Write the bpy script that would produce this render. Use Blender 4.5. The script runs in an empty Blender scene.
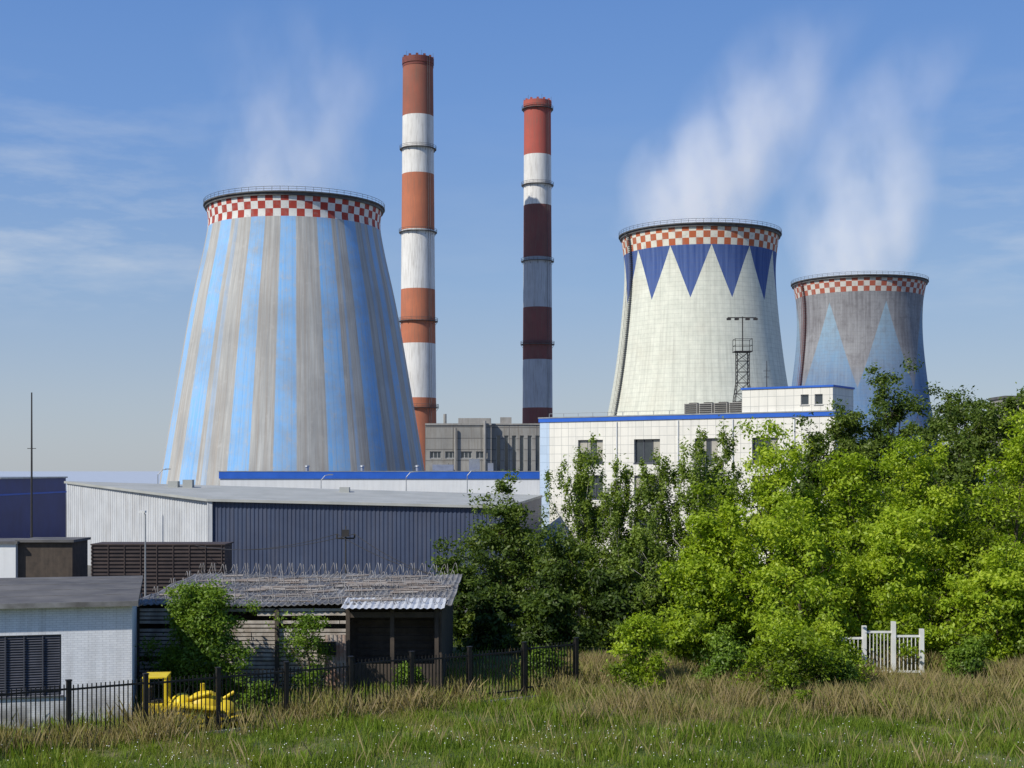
import bpy, math, random
import numpy as np
from mathutils import Vector
random.seed(7); rng=np.random.default_rng(7)
S=bpy.context.scene; COL=S.collection
S.view_settings.view_transform='Standard'; S.view_settings.look='None'; S.view_settings.exposure=0

# ---------------------------------------------------------------- nodes
class NT:
    def __init__(s,mat):
        mat.use_nodes=True; s.t=mat.node_tree; s.t.nodes.clear()
    def n(s,ty,**k):
        nd=s.t.nodes.new(ty)
        for a,b in k.items(): setattr(nd,a,b)
        return nd
    def set(s,sock,v):
        if isinstance(v,bpy.types.NodeSocket): s.t.links.new(v,sock)
        elif isinstance(v,(tuple,list)):
            v=tuple(v)
            if sock.type=='RGBA' and len(v)==3: v=v+(1,)
            sock.default_value=v
        else: sock.default_value=v
    def m(s,op,a,b=0.0,c=0.0,clamp=False):
        nd=s.n('ShaderNodeMath',operation=op); nd.use_clamp=clamp
        s.set(nd.inputs[0],a); s.set(nd.inputs[1],b); s.set(nd.inputs[2],c); return nd.outputs[0]
    def mix(s,f,a,b,bt='MIX'):
        nd=s.n('ShaderNodeMix',data_type='RGBA',blend_type=bt)
        s.set(nd.inputs[0],f); s.set(nd.inputs[6],a); s.set(nd.inputs[7],b); return nd.outputs[2]
    def obj(s): return s.n('ShaderNodeTexCoord').outputs['Object']
    def uv(s): return s.n('ShaderNodeTexCoord').outputs['UV']
    def sep(s,v):
        nd=s.n('ShaderNodeSeparateXYZ'); s.set(nd.inputs[0],v); return nd.outputs
    def com(s,x,y,z=0.0):
        nd=s.n('ShaderNodeCombineXYZ'); s.set(nd.inputs[0],x); s.set(nd.inputs[1],y); s.set(nd.inputs[2],z); return nd.outputs[0]
    def vscale(s,v,sc):
        nd=s.n('ShaderNodeMapping'); s.set(nd.inputs[0],v); nd.inputs['Scale'].default_value=sc; return nd.outputs[0]
    def noise(s,v,scale,detail=4,rough=.55):
        nd=s.n('ShaderNodeTexNoise'); s.set(nd.inputs['Vector'],v)
        nd.inputs['Scale'].default_value=scale; nd.inputs['Detail'].default_value=detail; nd.inputs['Roughness'].default_value=rough
        return nd.outputs[0]
    def rng(s,v,a,b,c=0.0,d=1.0):
        nd=s.n('ShaderNodeMapRange'); s.set(nd.inputs[0],v)
        for i,q in enumerate((a,b,c,d)): nd.inputs[i+1].default_value=q
        return nd.outputs[0]
    def out(s,col,rough=.8,bump=None,bs=.3,bd=.05,metal=0.,spec=.3):
        p=s.n('ShaderNodeBsdfPrincipled'); s.set(p.inputs['Base Color'],col); s.set(p.inputs['Roughness'],rough)
        p.inputs['Metallic'].default_value=metal; p.inputs['Specular IOR Level'].default_value=spec
        if bump is not None:
            b=s.n('ShaderNodeBump'); b.inputs['Strength'].default_value=bs; b.inputs['Distance'].default_value=bd
            s.set(b.inputs['Height'],bump); s.t.links.new(b.outputs[0],p.inputs['Normal'])
        o=s.n('ShaderNodeOutputMaterial'); s.t.links.new(p.outputs[0],o.inputs[0]); return p

def M(name,col,col2=None,scale=1.,rough=.8,bump=0.,streak=0.,metal=0.,spec=.3,brick=None,mc=(.45,.45,.47),bw=.5,bh=.5,ms=.01,dirt=0.):
    mat=bpy.data.materials.new(name); t=NT(mat); o=t.obj()
    col2=col2 or tuple(c*.7 for c in col)
    n=t.noise(o,scale,5,.6)
    c=t.mix(t.rng(n,.3,.7),col,col2)
    if brick:
        b=t.n('ShaderNodeTexBrick'); t.set(b.inputs['Vector'],t.uv()); b.offset=brick-1.0 if brick>1 else 0
        t.set(b.inputs['Color1'],(1,1,1,1)); t.set(b.inputs['Color2'],(.88,.89,.9,1)); t.set(b.inputs['Mortar'],mc+(1,))
        b.inputs['Scale'].default_value=1; b.inputs['Brick Width'].default_value=bw; b.inputs['Row Height'].default_value=bh
        b.inputs['Mortar Size'].default_value=ms; b.inputs['Bias'].default_value=-.3
        c=t.mix(1.0,c,b.outputs[0],'MULTIPLY')
    if streak:
        st=t.noise(t.vscale(o,(1.3,1.3,.09)),1.6,5,.65)
        c=t.mix(t.m('MULTIPLY',t.rng(st,.45,.75),streak),c,(.16,.13,.1))
    if dirt:
        z=t.sep(o)[2]; g=t.m('MULTIPLY',t.rng(z,1.6,0),t.rng(t.noise(o,1.1,5),.3,.6),clamp=True)
        c=t.mix(t.m('MULTIPLY',g,dirt),c,(.1,.085,.06))
    t.out(c,rough,n if bump else None,bump,.05,metal,spec); return mat

# ---------------------------------------------------------------- mesh helpers
def mk(name,V,F,mats,parent=None,mi=None,uv='auto',smooth=False,bevel=0,loc=None):
    me=bpy.data.meshes.new(name); me.from_pydata([tuple(v) for v in V],[],F); 
    for m in (mats if isinstance(mats,(list,tuple)) else [mats]): me.materials.append(m)
    if mi is not None: me.polygons.foreach_set('material_index',mi)
    L=me.uv_layers.new(name='UVMap')
    if uv=='auto':
        for p in me.polygons:
            n=p.normal
            if abs(n.z)>.8: t=None
            else:
                l=math.hypot(n.x,n.y); t=(-n.y/l,n.x/l)
            for li in p.loop_indices:
                c=me.vertices[me.loops[li].vertex_index].co
                L.data[li].uv=(c.x,c.y) if t is None else (c.x*t[0]+c.y*t[1],c.z)
    else:
        L.data.foreach_set('uv',np.array(uv,dtype=np.float32).ravel())
    if smooth: me.polygons.foreach_set('use_smooth',[True]*len(me.polygons))
    me.update()
    ob=bpy.data.objects.new(name,me); COL.objects.link(ob)
    if parent: ob.parent=parent
    if loc: ob.location=loc
    if bevel:
        b=ob.modifiers.new('bevel','BEVEL'); b.width=bevel; b.segments=3; b.limit_method='ANGLE'
    return ob
def empty(name,x=0,y=0,z=0,rz=0):
    e=bpy.data.objects.new(name,None); e.location=(x,y,z); e.rotation_euler=(0,0,rz); COL.objects.link(e); return e
class G:
    def __init__(s): s.V=[];s.F=[]
    def box(s,x0,x1,y0,y1,z0,z1):
        i=len(s.V); s.V+=[(x0,y0,z0),(x1,y0,z0),(x1,y1,z0),(x0,y1,z0),(x0,y0,z1),(x1,y0,z1),(x1,y1,z1),(x0,y1,z1)]
        s.F+=[tuple(i+k for k in f) for f in ((0,3,2,1),(4,5,6,7),(0,1,5,4),(1,2,6,5),(2,3,7,6),(3,0,4,7))]; return s
    def face(s,*p):
        i=len(s.V); s.V+=list(p); s.F.append(tuple(range(i,i+len(p)))); return s
    def prism(s,pts,z0,zt):
        i=len(s.V); n=len(pts); zt=zt if isinstance(zt,(list,tuple)) else [zt]*n
        s.V+=[(p[0],p[1],z0) for p in pts]+[(p[0],p[1],z) for p,z in zip(pts,zt)]
        s.F.append(tuple(range(i+n-1,i-1,-1))); s.F.append(tuple(range(i+n,i+2*n)))
        for k in range(n): q=(k+1)%n; s.F.append((i+k,i+q,i+n+q,i+n+k))
        return s
    def tube(s,a,b,r0,r1=None,n=8,cap=True):
        r1=r0 if r1 is None else r1; a=Vector(a); b=Vector(b); d=(b-a)
        if d.length<1e-6: return s
        d.normalize(); u=d.orthogonal().normalized(); w=d.cross(u); i=len(s.V)
        for p,r in((a,r0),(b,r1)):
            for k in range(n):
                t=2*math.pi*k/n; s.V.append(tuple(p+u*(math.cos(t)*r)+w*(math.sin(t)*r)))
        for k in range(n): q=(k+1)%n; s.F.append((i+k,i+q,i+n+q,i+n+k))
        if cap: s.F.append(tuple(range(i+n-1,i-1,-1))); s.F.append(tuple(range(i+n,i+2*n)))
        return s
    def ring(s,R,z,r,n=96,m=5,cx=0,cy=0):
        i=len(s.V)
        for k in range(n):
            a=2*math.pi*k/n
            for j in range(m):
                b=2*math.pi*j/m; q=R+r*math.cos(b); s.V.append((cx+q*math.sin(a),cy-q*math.cos(a),z+r*math.sin(b)))
        for k in range(n):
            for j in range(m):
                a=i+k*m+j; b=i+k*m+(j+1)%m; c=i+((k+1)%n)*m+(j+1)%m; d=i+((k+1)%n)*m+j; s.F.append((a,d,c,b))
        return s
    def annulus(s,R0,R1,z0,z1,n=96):
        i=len(s.V)
        for k in range(n):
            a=2*math.pi*k/n
            for R,z in((R0,z0),(R1,z0),(R1,z1),(R0,z1)): s.V.append((R*math.sin(a),-R*math.cos(a),z))
        for k in range(n):
            for j in range(4):
                a=i+k*4+j; b=i+k*4+(j+1)%4; c=i+((k+1)%n)*4+(j+1)%4; d=i+((k+1)%n)*4+j; s.F.append((a,d,c,b))
        return s
    def dome(s,c,rx,ry,rz,n=20,m=10,full=False):
        i=len(s.V); lo=-math.pi/2 if full else 0
        for j in range(m+1):
            e=lo+(math.pi/2-lo)*j/m
            for k in range(n):
                a=2*math.pi*k/n; s.V.append((c[0]+rx*math.cos(e)*math.cos(a),c[1]+ry*math.cos(e)*math.sin(a),c[2]+rz*math.sin(e)))
        for j in range(m):
            for k in range(n): s.F.append((i+j*n+k,i+j*n+(k+1)%n,i+(j+1)*n+(k+1)%n,i+(j+1)*n+k))
        return s
    def obj(s,name,mat,parent=None,**k): return mk(name,s.V,s.F,mat,parent,**k)

def corr(g,a,b,z0,z1a,z1b,out,pitch=.4,amp=.05):
    """real trapezoid corrugation along a->b, outward normal out"""
    a=Vector(a);b=Vector(b);L=(b-a).length;n=int(L/pitch)
    prof=[(0,0),(.3,0),(.45,1),(.85,1),(1.0,0)]
    pts=[]
    for i in range(n):
        for (t,h) in prof[:-1]: pts.append(((i+t)/n,h))
    pts.append((1,0))
    base=len(g.V)
    for (t,h) in pts:
        p=a.lerp(b,t); zt=z1a+(z1b-z1a)*t
        x=p.x+out[0]*amp*h; y=p.y+out[1]*amp*h
        g.V+=[(x,y,z0),(x,y,zt)]
    for i in range(len(pts)-1): g.F.append((base+2*i,base+2*i+2,base+2*i+3,base+2*i+1))

def wall(gw,gg,gf,T,x0,x1,z0,z1,ops,depth=.25,fr=.07,mull=1):
    xs=sorted({x0,x1,*[o[0] for o in ops],*[o[1] for o in ops]}); zs=sorted({z0,z1,*[o[2] for o in ops],*[o[3] for o in ops]})
    for i in range(len(xs)-1):
        for j in range(len(zs)-1):
            cx=(xs[i]+xs[i+1])/2; cz=(zs[j]+zs[j+1])/2
            if any(o[0]<cx<o[1] and o[2]<cz<o[3] for o in ops): continue
            gw.face(T(xs[i],0,zs[j]),T(xs[i+1],0,zs[j]),T(xs[i+1],0,zs[j+1]),T(xs[i],0,zs[j+1]))
    def bx(g,a,b,c,d,e,f):
        P=[T(a,c,e),T(b,c,e),T(b,d,e),T(a,d,e),T(a,c,f),T(b,c,f),T(b,d,f),T(a,d,f)]
        i=len(g.V); g.V+=P; g.F+=[tuple(i+k for k in q) for q in ((0,3,2,1),(4,5,6,7),(0,1,5,4),(1,2,6,5),(2,3,7,6),(3,0,4,7))]
    for (a,b,c,d) in ops:
        gw.face(T(a,0,c),T(a,0,d),T(a,depth,d),T(a,depth,c)); gw.face(T(b,0,c),T(b,depth,c),T(b,depth,d),T(b,0,d))
        gw.face(T(a,0,d),T(b,0,d),T(b,depth,d),T(a,depth,d)); gw.face(T(a,0,c),T(a,depth,c),T(b,depth,c),T(b,0,c))
        gg.face(T(a,depth,c),T(b,depth,c),T(b,depth,d),T(a,depth,d))
        y0,y1=depth-.06,depth-.01
        bx(gf,a,a+fr,y0,y1,c,d); bx(gf,b-fr,b,y0,y1,c,d); bx(gf,a+fr,b-fr,y0,y1,c,c+fr); bx(gf,a+fr,b-fr,y0,y1,d-fr,d)
        for k in range(mull):
            x=a+(b-a)*(k+1)/(mull+1); bx(gf,x-fr/2,x+fr/2,y0+.003,y1-.003,c+fr,d-fr)
        bx(gf,a-.08,b+.08,-.08,.02,c-.06,c)

# ---------------------------------------------------------------- materials
m_blue=M('blue_trim',(.03,.13,.55),(.02,.1,.45),.5,.5)
m_white_panel=M('white_panel',(.76,.77,.76),(.66,.68,.69),.3,.55,streak=.15)
m_tile=M('facade_tile',(.78,.76,.68),(.71,.69,.63),.25,.5,brick=1,bw=.9,bh=.9,ms=.025,mc=(.58,.6,.62),streak=.15)
m_tileb=M('facade_tile_blue',(.48,.58,.7),(.42,.53,.66),.4,.5,brick=1,bw=.9,bh=.9,ms=.02,mc=(.62,.63,.65))
m_glass=M('window_glass',(.02,.028,.035),(.05,.06,.07),.6,.08,spec=.9)
m_blind=M('window_blind',(.42,.4,.34),(.3,.29,.26),.6,.8)
m_frame=M('window_frame',(.55,.55,.53),None,2,.5)
m_dark=M('dark_steel',(.03,.03,.032),(.05,.045,.04),2,.6)
m_black=M('black_fence_paint',(.010,.010,.011),(.025,.022,.02),3,.5)
m_steel=M('galvanised_steel',(.4,.42,.43),(.28,.29,.3),1.5,.45,metal=.5)
m_wire=M('old_wire',(.4,.4,.4),(.2,.17,.14),1.5,.6)
m_conc=M('concrete',(.36,.35,.33),(.24,.235,.22),.35,.9,bump=.4,streak=.5)
m_concp=M('concrete_panels',(.36,.35,.32),(.24,.235,.22),.15,.9,streak=.6,brick=1,bw=6,bh=2.4,ms=.09)
m_shedl=M('light_corrugated',(.56,.58,.6),(.46,.48,.5),.4,.5,streak=.4)
m_shedd=M('dark_corrugated',(.06,.08,.135),(.045,.06,.105),.3,.5,streak=.2)
m_roofl=M('light_sheet_roof',(.4,.41,.39),(.3,.31,.29),.3,.7,streak=0)
m_roofd=M('dark_roofing_felt',(.075,.075,.08),(.15,.145,.14),.5,.9,bump=.4)
m_navy=M('navy_panel',(.03,.05,.2),(.025,.035,.14),.3,.5)
m_brickw=M('whitewashed_brick',(.84,.86,.9),(.76,.78,.82),.9,.9,bump=.2,brick=1.5,bw=.27,bh=.09,ms=.008,mc=(.7,.7,.72),streak=.35,dirt=.9)
m_louv=M('grey_louvre',(.1,.105,.13),(.06,.065,.08),1.5,.5)
m_board=M('weathered_board',(.62,.58,.53),(.3,.25,.2),1.3,.9,bump=.5,streak=.5)
m_boardd=M('dark_board',(.05,.042,.036),(.09,.07,.055),2,.9,streak=.3)
m_slate=M('asbestos_slate',(.27,.27,.27),(.1,.095,.09),1.0,.9,bump=.5)
m_rust=M('rusty_sheet',(.22,.09,.045),(.4,.36,.32),1.6,.8)
m_scrap=M('roof_scrap',(.16,.12,.1),(.3,.29,.28),1.6,.8)
m_rustd=M('dark_brown_rib',(.045,.036,.036),(.08,.06,.055),.9,.8)
m_yel=M('yellow_paint',(.8,.62,.02),(.6,.42,.03),2.2,.45,dirt=.25)
m_rubber=M('rubber',(.02,.02,.02),(.04,.035,.03),3,.8)
m_whitep=M('white_paint',(.8,.8,.78),(.6,.6,.56),1.5,.5)
m_bark=M('bark',(.12,.095,.07),(.06,.048,.036),4,.95,bump=.6)
m_birch=M('birch_bark',(.6,.58,.53),(.08,.07,.06),2.5,.9)
m_reddark=M('dark_red_paint',(.22,.06,.045),(.13,.045,.04),.6,.7)

# ---------------------------------------------------------------- world / sun / camera
SUN=Vector((-.78,-.62,0)).normalized(); EL=math.radians(42)
sd=Vector((SUN.x*math.cos(EL),SUN.y*math.cos(EL),math.sin(EL)))
W=bpy.data.worlds.new('World'); S.world=W; W.use_nodes=True; t=NT(W)
sky=t.n('ShaderNodeTexSky',sky_type='NISHITA'); sky.sun_disc=False; sky.sun_elevation=EL; sky.sun_rotation=math.atan2(SUN.x,SUN.y)
sky.air_density=1.0; sky.dust_density=.4; sky.ozone_density=2.0; sky.altitude=100
gen=t.n('ShaderNodeTexCoord').outputs['Generated']
x,y,z=t.sep(gen)[:3]
rp=t.n('ShaderNodeValToRGB'); t.set(rp.inputs[0],t.m('MAXIMUM',z,0)); q=rp.color_ramp
q.elements[0].position=0; q.elements[0].color=(.43,.49,.57,1); q.elements[1].position=1; q.elements[1].color=(.05,.13,.42,1)
for p_,c_ in ((.05,(.39,.475,.61)),(.13,(.27,.42,.68)),(.24,(.16,.325,.70)),(.36,(.105,.255,.64))):
    k=q.elements.new(p_); k.color=(*c_,1)
grad=t.mix(1.,rp.outputs[0],(8.3,8.3,8.3),'MULTIPLY')
skc=t.mix(.8,sky.outputs[0],grad)
cn=t.noise(t.vscale(gen,(1,1,4.5)),7,7,.6)
cm=t.m('MULTIPLY',t.rng(cn,.46,.72),t.m('MULTIPLY',t.rng(z,.09,.14),t.rng(z,.28,.17)),clamp=True)
cm=t.m('MULTIPLY',cm,t.rng(t.m('ABSOLUTE',t.m('SUBTRACT',x,.05)),.15,.33,.12,1.)); cm=t.m('MULTIPLY',cm,.6)
skc=t.mix(cm,skc,(5.4,5.9,6.6))
bg=t.n('ShaderNodeBackground'); t.set(bg.inputs[0],skc); bg.inputs[1].default_value=.115
o=t.n('ShaderNodeOutputWorld'); t.t.links.new(bg.outputs[0],o.inputs[0])
L=bpy.data.lights.new('sun','SUN'); L.energy=4.7; L.angle=math.radians(.5); L.color=(1,.945,.84)
lo=bpy.data.objects.new('sun',L); COL.objects.link(lo); lo.rotation_euler=(-sd).to_track_quat('-Z','Y').to_euler(); lo.location=(-80,-60,120)
cam=bpy.data.cameras.new('camera'); co=bpy.data.objects.new('camera',cam); COL.objects.link(co); S.camera=co
co.location=(0,0,10); co.rotation_euler=(math.radians(90),0,0); cam.lens=49.22; cam.sensor_width=36; cam.shift_y=86/1024; cam.clip_end=20000; cam.clip_start=.5

# ---------------------------------------------------------------- ground
def gz(x,y):
    x=np.asarray(x,float);y=np.asarray(y,float)
    return .10*np.sin(x*.31+1.3)*np.cos(y*.27)+.07*np.sin(x*.83+y*.6)+.05*np.sin(y*1.3-x*.4)
def axis(a,b,st,far):
    c=list(np.arange(a,b+.01,st)); s=st; v=b
    while v<far: s*=1.35; v+=s; c.append(v)
    s=st; v=a; pre=[]
    while v>-far: s*=1.35; v-=s; pre.append(v)
    return np.array(pre[::-1]+c)
xs=axis(-45,50,.8,9000); ys=axis(20,100,.8,9000)
XX,YY=np.meshgrid(xs,ys); fade=np.clip(1-np.maximum(np.abs(XX)-60,np.abs(YY-60)-45)/30,0,1)
ZZ=gz(XX,YY)*fade
V=np.stack([XX,YY,ZZ],-1).reshape(-1,3); nx=len(xs); F=[]
for j in range(len(ys)-1):
    for i in range(nx-1): a=j*nx+i; F.append((a,a+1,a+nx+1,a+nx))
mg=bpy.data.materials.new('ground_soil_grass_haze'); t=NT(mg); o_=t.obj()
n1=t.noise(o_,.35,6,.6); n2=t.noise(o_,4,6,.7); n3=t.noise(o_,.09,3)
c=t.mix(t.rng(n2,.3,.7),(.045,.075,.02),(.1,.14,.035)); c=t.mix(t.rng(n1,.48,.64),c,(.19,.16,.08))
c=t.mix(t.rng(n3,.55,.7),c,(.11,.1,.06))
yy=t.sep(o_)[1]; c=t.mix(t.rng(yy,78,100),c,(.15,.145,.13)); c=t.mix(t.rng(yy,400,900),c,(.38,.43,.5))  # yard tone, then aerial haze painted into the colour of the far ground
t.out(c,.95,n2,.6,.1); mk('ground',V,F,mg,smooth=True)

# ---------------------------------------------------------------- lathe for towers / chimneys
def lathe(prof,n,mats,parent,name,mifn=None,attr=None,cx=0,cy=0):
    V=[];F=[];uv=[];mi=[]
    for (R,z) in prof:
        for k in range(n):
            a=2*math.pi*k/n; V.append((cx+R*math.sin(a),cy-R*math.cos(a),z))
    for j in range(len(prof)-1):
        for k in range(n):
            q=(k+1)%n; F.append((j*n+k,j*n+q,(j+1)*n+q,(j+1)*n+k))
            u0=k/n;u1=(k+1)/n; z0=prof[j][1]; z1=prof[j+1][1]; uv+=[(u0,z0),(u1,z0),(u1,z1),(u0,z1)]
            mi.append(mifn(z0,z1) if mifn else 0)
    ob=mk(name,V,F,mats,parent,mi=mi,uv=uv,smooth=True)
    if attr:
        at=ob.data.color_attributes.new(name='stripe',type='FLOAT_COLOR',domain='CORNER')
        vals=np.array([attr(((f%n)+.5)/n) for f in range(n)]); idx=np.tile(np.repeat(vals,4),len(prof)-1)
        arr=np.ones((len(idx),4),np.float32); arr[:,:3]=idx[:,None]; at.data.foreach_set('color',arr.ravel())
    return ob

def tower_mat(name,kind,cb,ch,ph=0,N=12,va=0,vt=0):
    mat=bpy.data.materials.new(name); t=NT(mat); o=t.obj(); u,v=t.sep(t.uv())[:2]
    big=t.noise(o,.09,5,.6); mid=t.noise(o,.5,6,.65)
    st=t.noise(t.com(t.m('MULTIPLY',u,90),t.m('MULTIPLY',v,.025)),1.6,5,.7)
    st2=t.noise(t.com(t.m('MULTIPLY',u,330),t.m('MULTIPLY',v,.03)),1.,4,.7)
    if kind==1:
        at=t.n('ShaderNodeAttribute',attribute_name='stripe').outputs['Fac']
        gcol=t.mix(t.rng(st,.3,.7),(.52,.52,.49),(.3,.295,.28))
        gcol=t.mix(t.m('MULTIPLY',t.rng(st2,.47,.62),.65),gcol,(.34,.295,.25))
        bcol=t.mix(t.rng(st2,.3,.7),(.165,.42,.79),(.3,.5,.74))
        f=t.m('MULTIPLY',at,t.rng(t.m('ADD',mid,t.m('MULTIPLY',st2,.9)),1.2,.8,.58,1.))
        c=t.mix(f,gcol,bcol); c=t.mix(t.m('MULTIPLY',t.rng(mid,.58,.72),.45),c,(.5,.5,.48))
        c=t.mix(t.m('MULTIPLY',t.rng(big,.45,.65),.3),c,(.22,.22,.22))
    elif kind==2:
        c=t.mix(t.rng(mid,.3,.7),(.74,.75,.64),(.6,.62,.53)); c=t.mix(t.m('MULTIPLY',t.rng(st,.46,.7),.5),c,(.38,.38,.33))
        c=t.mix(t.m('MULTIPLY',t.rng(big,.5,.7),.3),c,(.5,.47,.38))
        w=t.m('MULTIPLY',t.m('ABSOLUTE',t.m('SUBTRACT',t.m('FRACT',t.m('MULTIPLY_ADD',u,N,ph)),.5)),2)
        tri=t.m('LESS_THAN',w,t.m('DIVIDE',t.m('SUBTRACT',v,va),vt-va))
        c=t.mix(tri,c,t.mix(t.rng(st,.3,.8),(.03,.07,.24),(.13,.19,.38)))
    else:
        c=t.mix(t.rng(big,.35,.65),(.27,.275,.285),(.17,.165,.175)); c=t.mix(t.m('MULTIPLY',t.rng(st,.4,.7),.7),c,(.37,.375,.39))
        c=t.mix(t.m('MULTIPLY',t.rng(mid,.5,.72),.6),c,(.13,.125,.13))
        w=t.m('MULTIPLY',t.m('ABSOLUTE',t.m('SUBTRACT',t.m('FRACT',t.m('MULTIPLY_ADD',u,N,ph)),.5)),2)
        tri=t.m('LESS_THAN',w,t.m('DIVIDE',t.m('SUBTRACT',vt,v),vt-va))
        low=t.rng(v,va+8,va-4,0,.55); c=t.mix(low,c,t.mix(t.rng(mid,.3,.7),(.1,.17,.3),(.16,.24,.36)))
        c=t.mix(t.m('MULTIPLY',tri,t.rng(t.m('ADD',big,mid),.75,1.3,.9,.4)),c,t.mix(t.rng(v,vt,va),(.28,.44,.55),t.mix(t.rng(st,.3,.7),(.07,.17,.35),(.13,.24,.4))))
    jl=t.m('GREATER_THAN',t.m('FRACT',t.m('DIVIDE',v,1.25)),.9)
    jv=t.m('GREATER_THAN',t.m('FRACT',t.m('MULTIPLY',u,96 if kind==1 else 72)),.95)
    jj=t.m('MULTIPLY',t.m('MAXIMUM',jl,jv),.2) if kind!=1 else t.m('MULTIPLY',jv,.18)
    c=t.mix(jj,c,(.12,.12,.12))
    ck=t.m('MODULO',t.m('ADD',t.m('FLOOR',t.m('MULTIPLY',u,72)),t.m('FLOOR',t.m('DIVIDE',t.m('SUBTRACT',v,cb-20*ch),ch))),2)
    red={1:(.36,.05,.035),2:(.46,.12,.05),3:(.38,.1,.06)}[kind]
    whi={1:(.66,.66,.63),2:(.7,.68,.58),3:(.58,.56,.51)}[kind]
    cc=t.mix(ck,red,whi); cc=t.mix(t.m('MULTIPLY',t.rng(mid,.5,.75),.6),cc,(.28,.26,.24))
    c=t.mix(t.m('GREATER_THAN',v,cb),c,cc)
    t.out(c,.85,t.m('SUBTRACT',mid,jj),.35,.1); return mat

m_inner=M('tower_inner_concrete',(.1,.1,.1),None,.2,.9,streak=.4)
m_rim=M('rim_steel',(.12,.125,.13),(.07,.06,.055),.8,.7)
def interp(keys,z):
    zs=[k[1] for k in keys]; rs=[k[0] for k in keys]
    from bisect import bisect
    i=min(max(bisect(zs,z)-1,0),len(zs)-2)
    def sl(j):
        if j==0: return (rs[1]-rs[0])/(zs[1]-zs[0])
        if j==len(zs)-1: return (rs[-1]-rs[-2])/(zs[-1]-zs[-2])
        return (rs[j+1]-rs[j-1])/(zs[j+1]-zs[j-1])
    h=zs[i+1]-zs[i]; q=(z-zs[i])/h
    return (2*q**3-3*q*q+1)*rs[i]+(q**3-2*q*q+q)*h*sl(i)+(-2*q**3+3*q*q)*rs[i+1]+(q**3-q*q)*h*sl(i+1)
def tower(x,y,keys,mat,attr=None,ladder=None,ladmat=None):
    e=empty('cooling_tower',x,y,0); zt=keys[-1][1]; z0=keys[0][1]
    prof=[(interp(keys,z0+(zt-z0)*i/60),z0+(zt-z0)*i/60) for i in range(61)]
    lathe(prof,720 if attr else 240,[mat],e,'shell',attr=attr)
    inn=[(R-.5,z) for R,z in prof[::-1]]
    lathe(inn,120,[m_inner],e,'inner_shell')
    R=prof[-1][0]; g=G(); g.annulus(R-.55,R+.8,zt,zt+.3,120); g.annulus(R+.003,R+.4,zt-.7,zt-.003,120)
    for i in range(72):
        a=2*math.pi*i/72; s_,c_=math.sin(a),-math.cos(a)
        g.tube(((R+.7)*s_,(R+.7)*c_,zt+.3),((R+.7)*s_,(R+.7)*c_,zt+1.3),.05,n=4)
    g.ring(R+.7,zt+1.3,.05,144,4); g.ring(R+.7,zt+.8,.04,144,4)
    g.obj('rim_gallery',m_rim,e)
    g=G(); nl=44; Rb=prof[0][0]
    for i in range(nl):
        a=2*math.pi*i/nl
        for d in(-1,1):
            b=a+d*math.pi/nl; g.tube((Rb*math.sin(b),-Rb*math.cos(b),z0+.3),((Rb+1.5)*math.sin(a),-(Rb+1.5)*math.cos(a),-.3),.45,n=8)
    g.annulus(Rb+.5,Rb+3,-.4,1.0,96); g.obj('support_legs',m_conc,e)
    if ladder is not None:
        g=G(); a=math.radians(ladder); s_,c_=math.sin(a),-math.cos(a); tx,ty=math.cos(a),math.sin(a)
        for i in range(60):
            (r0,za),(r1,zb)=prof[i],prof[i+1]
            for d in(-.45,.45):
                for off in(.35,1.1):
                    g.tube(((r0+off)*s_+d*tx,(r0+off)*c_+d*ty,za),((r1+off)*s_+d*tx,(r1+off)*c_+d*ty,zb),.07,n=4)
            for k in range(2):
                f=k/2; r=r0+(r1-r0)*f; z=za+(zb-za)*f
                g.box(r*s_-.5,r*s_+.5,r*c_-1.1 if c_<0 else r*c_,r*c_ if c_<0 else r*c_+1.1,z,z+.08)
        g.obj('service_ladder',ladmat or m_rim,e)
    return e
edges=[(-77,-67,.9),(-55,-44,1.),(-41,-38,.4),(-28.5,-19,1.),(-9,.5,1.),(13.5,23,1.),(26,27.5,.5),(32.6,41.4,.95),(47,50,.5),(54,60,.85),(67,74,.6)]
edges+=[(80+i*20,90+i*20,.9) for i in range(10)]
def stripe(u):
    d=(u*360-8.9)%360; d=d if d<=281 else d-360
    for s0,s1,k in edges:
        if s0<=d<s1: return k
    return .03
tower(-55.2,356,[(33.6,5.5),(29.9,27.8),(25.9,50.7),(21.7,71.),(22.0,76.3)],tower_mat('tower_blue_stripe',1,70.7,1.85),attr=stripe)
tower(53.6,400,[(31.0,5),(26.3,25.7),(24.0,38.6),(22.0,55.7),(21.4,67.),(22.3,76.5)],tower_mat('tower_white_blue_zigzag',2,71.1,1.8,ph=.97,N=12,va=56.7,vt=71.1),ladder=-70)
tower(124.2,501,[(31,5),(25.6,27),(23.1,45),(21.9,58),(22.0,69),(23.2,76.5)],tower_mat('tower_grey_blue_triangle',3,71.3,1.75,ph=.296,N=7,va=38,vt=68),ladder=-72,ladmat=m_reddark)

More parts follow.
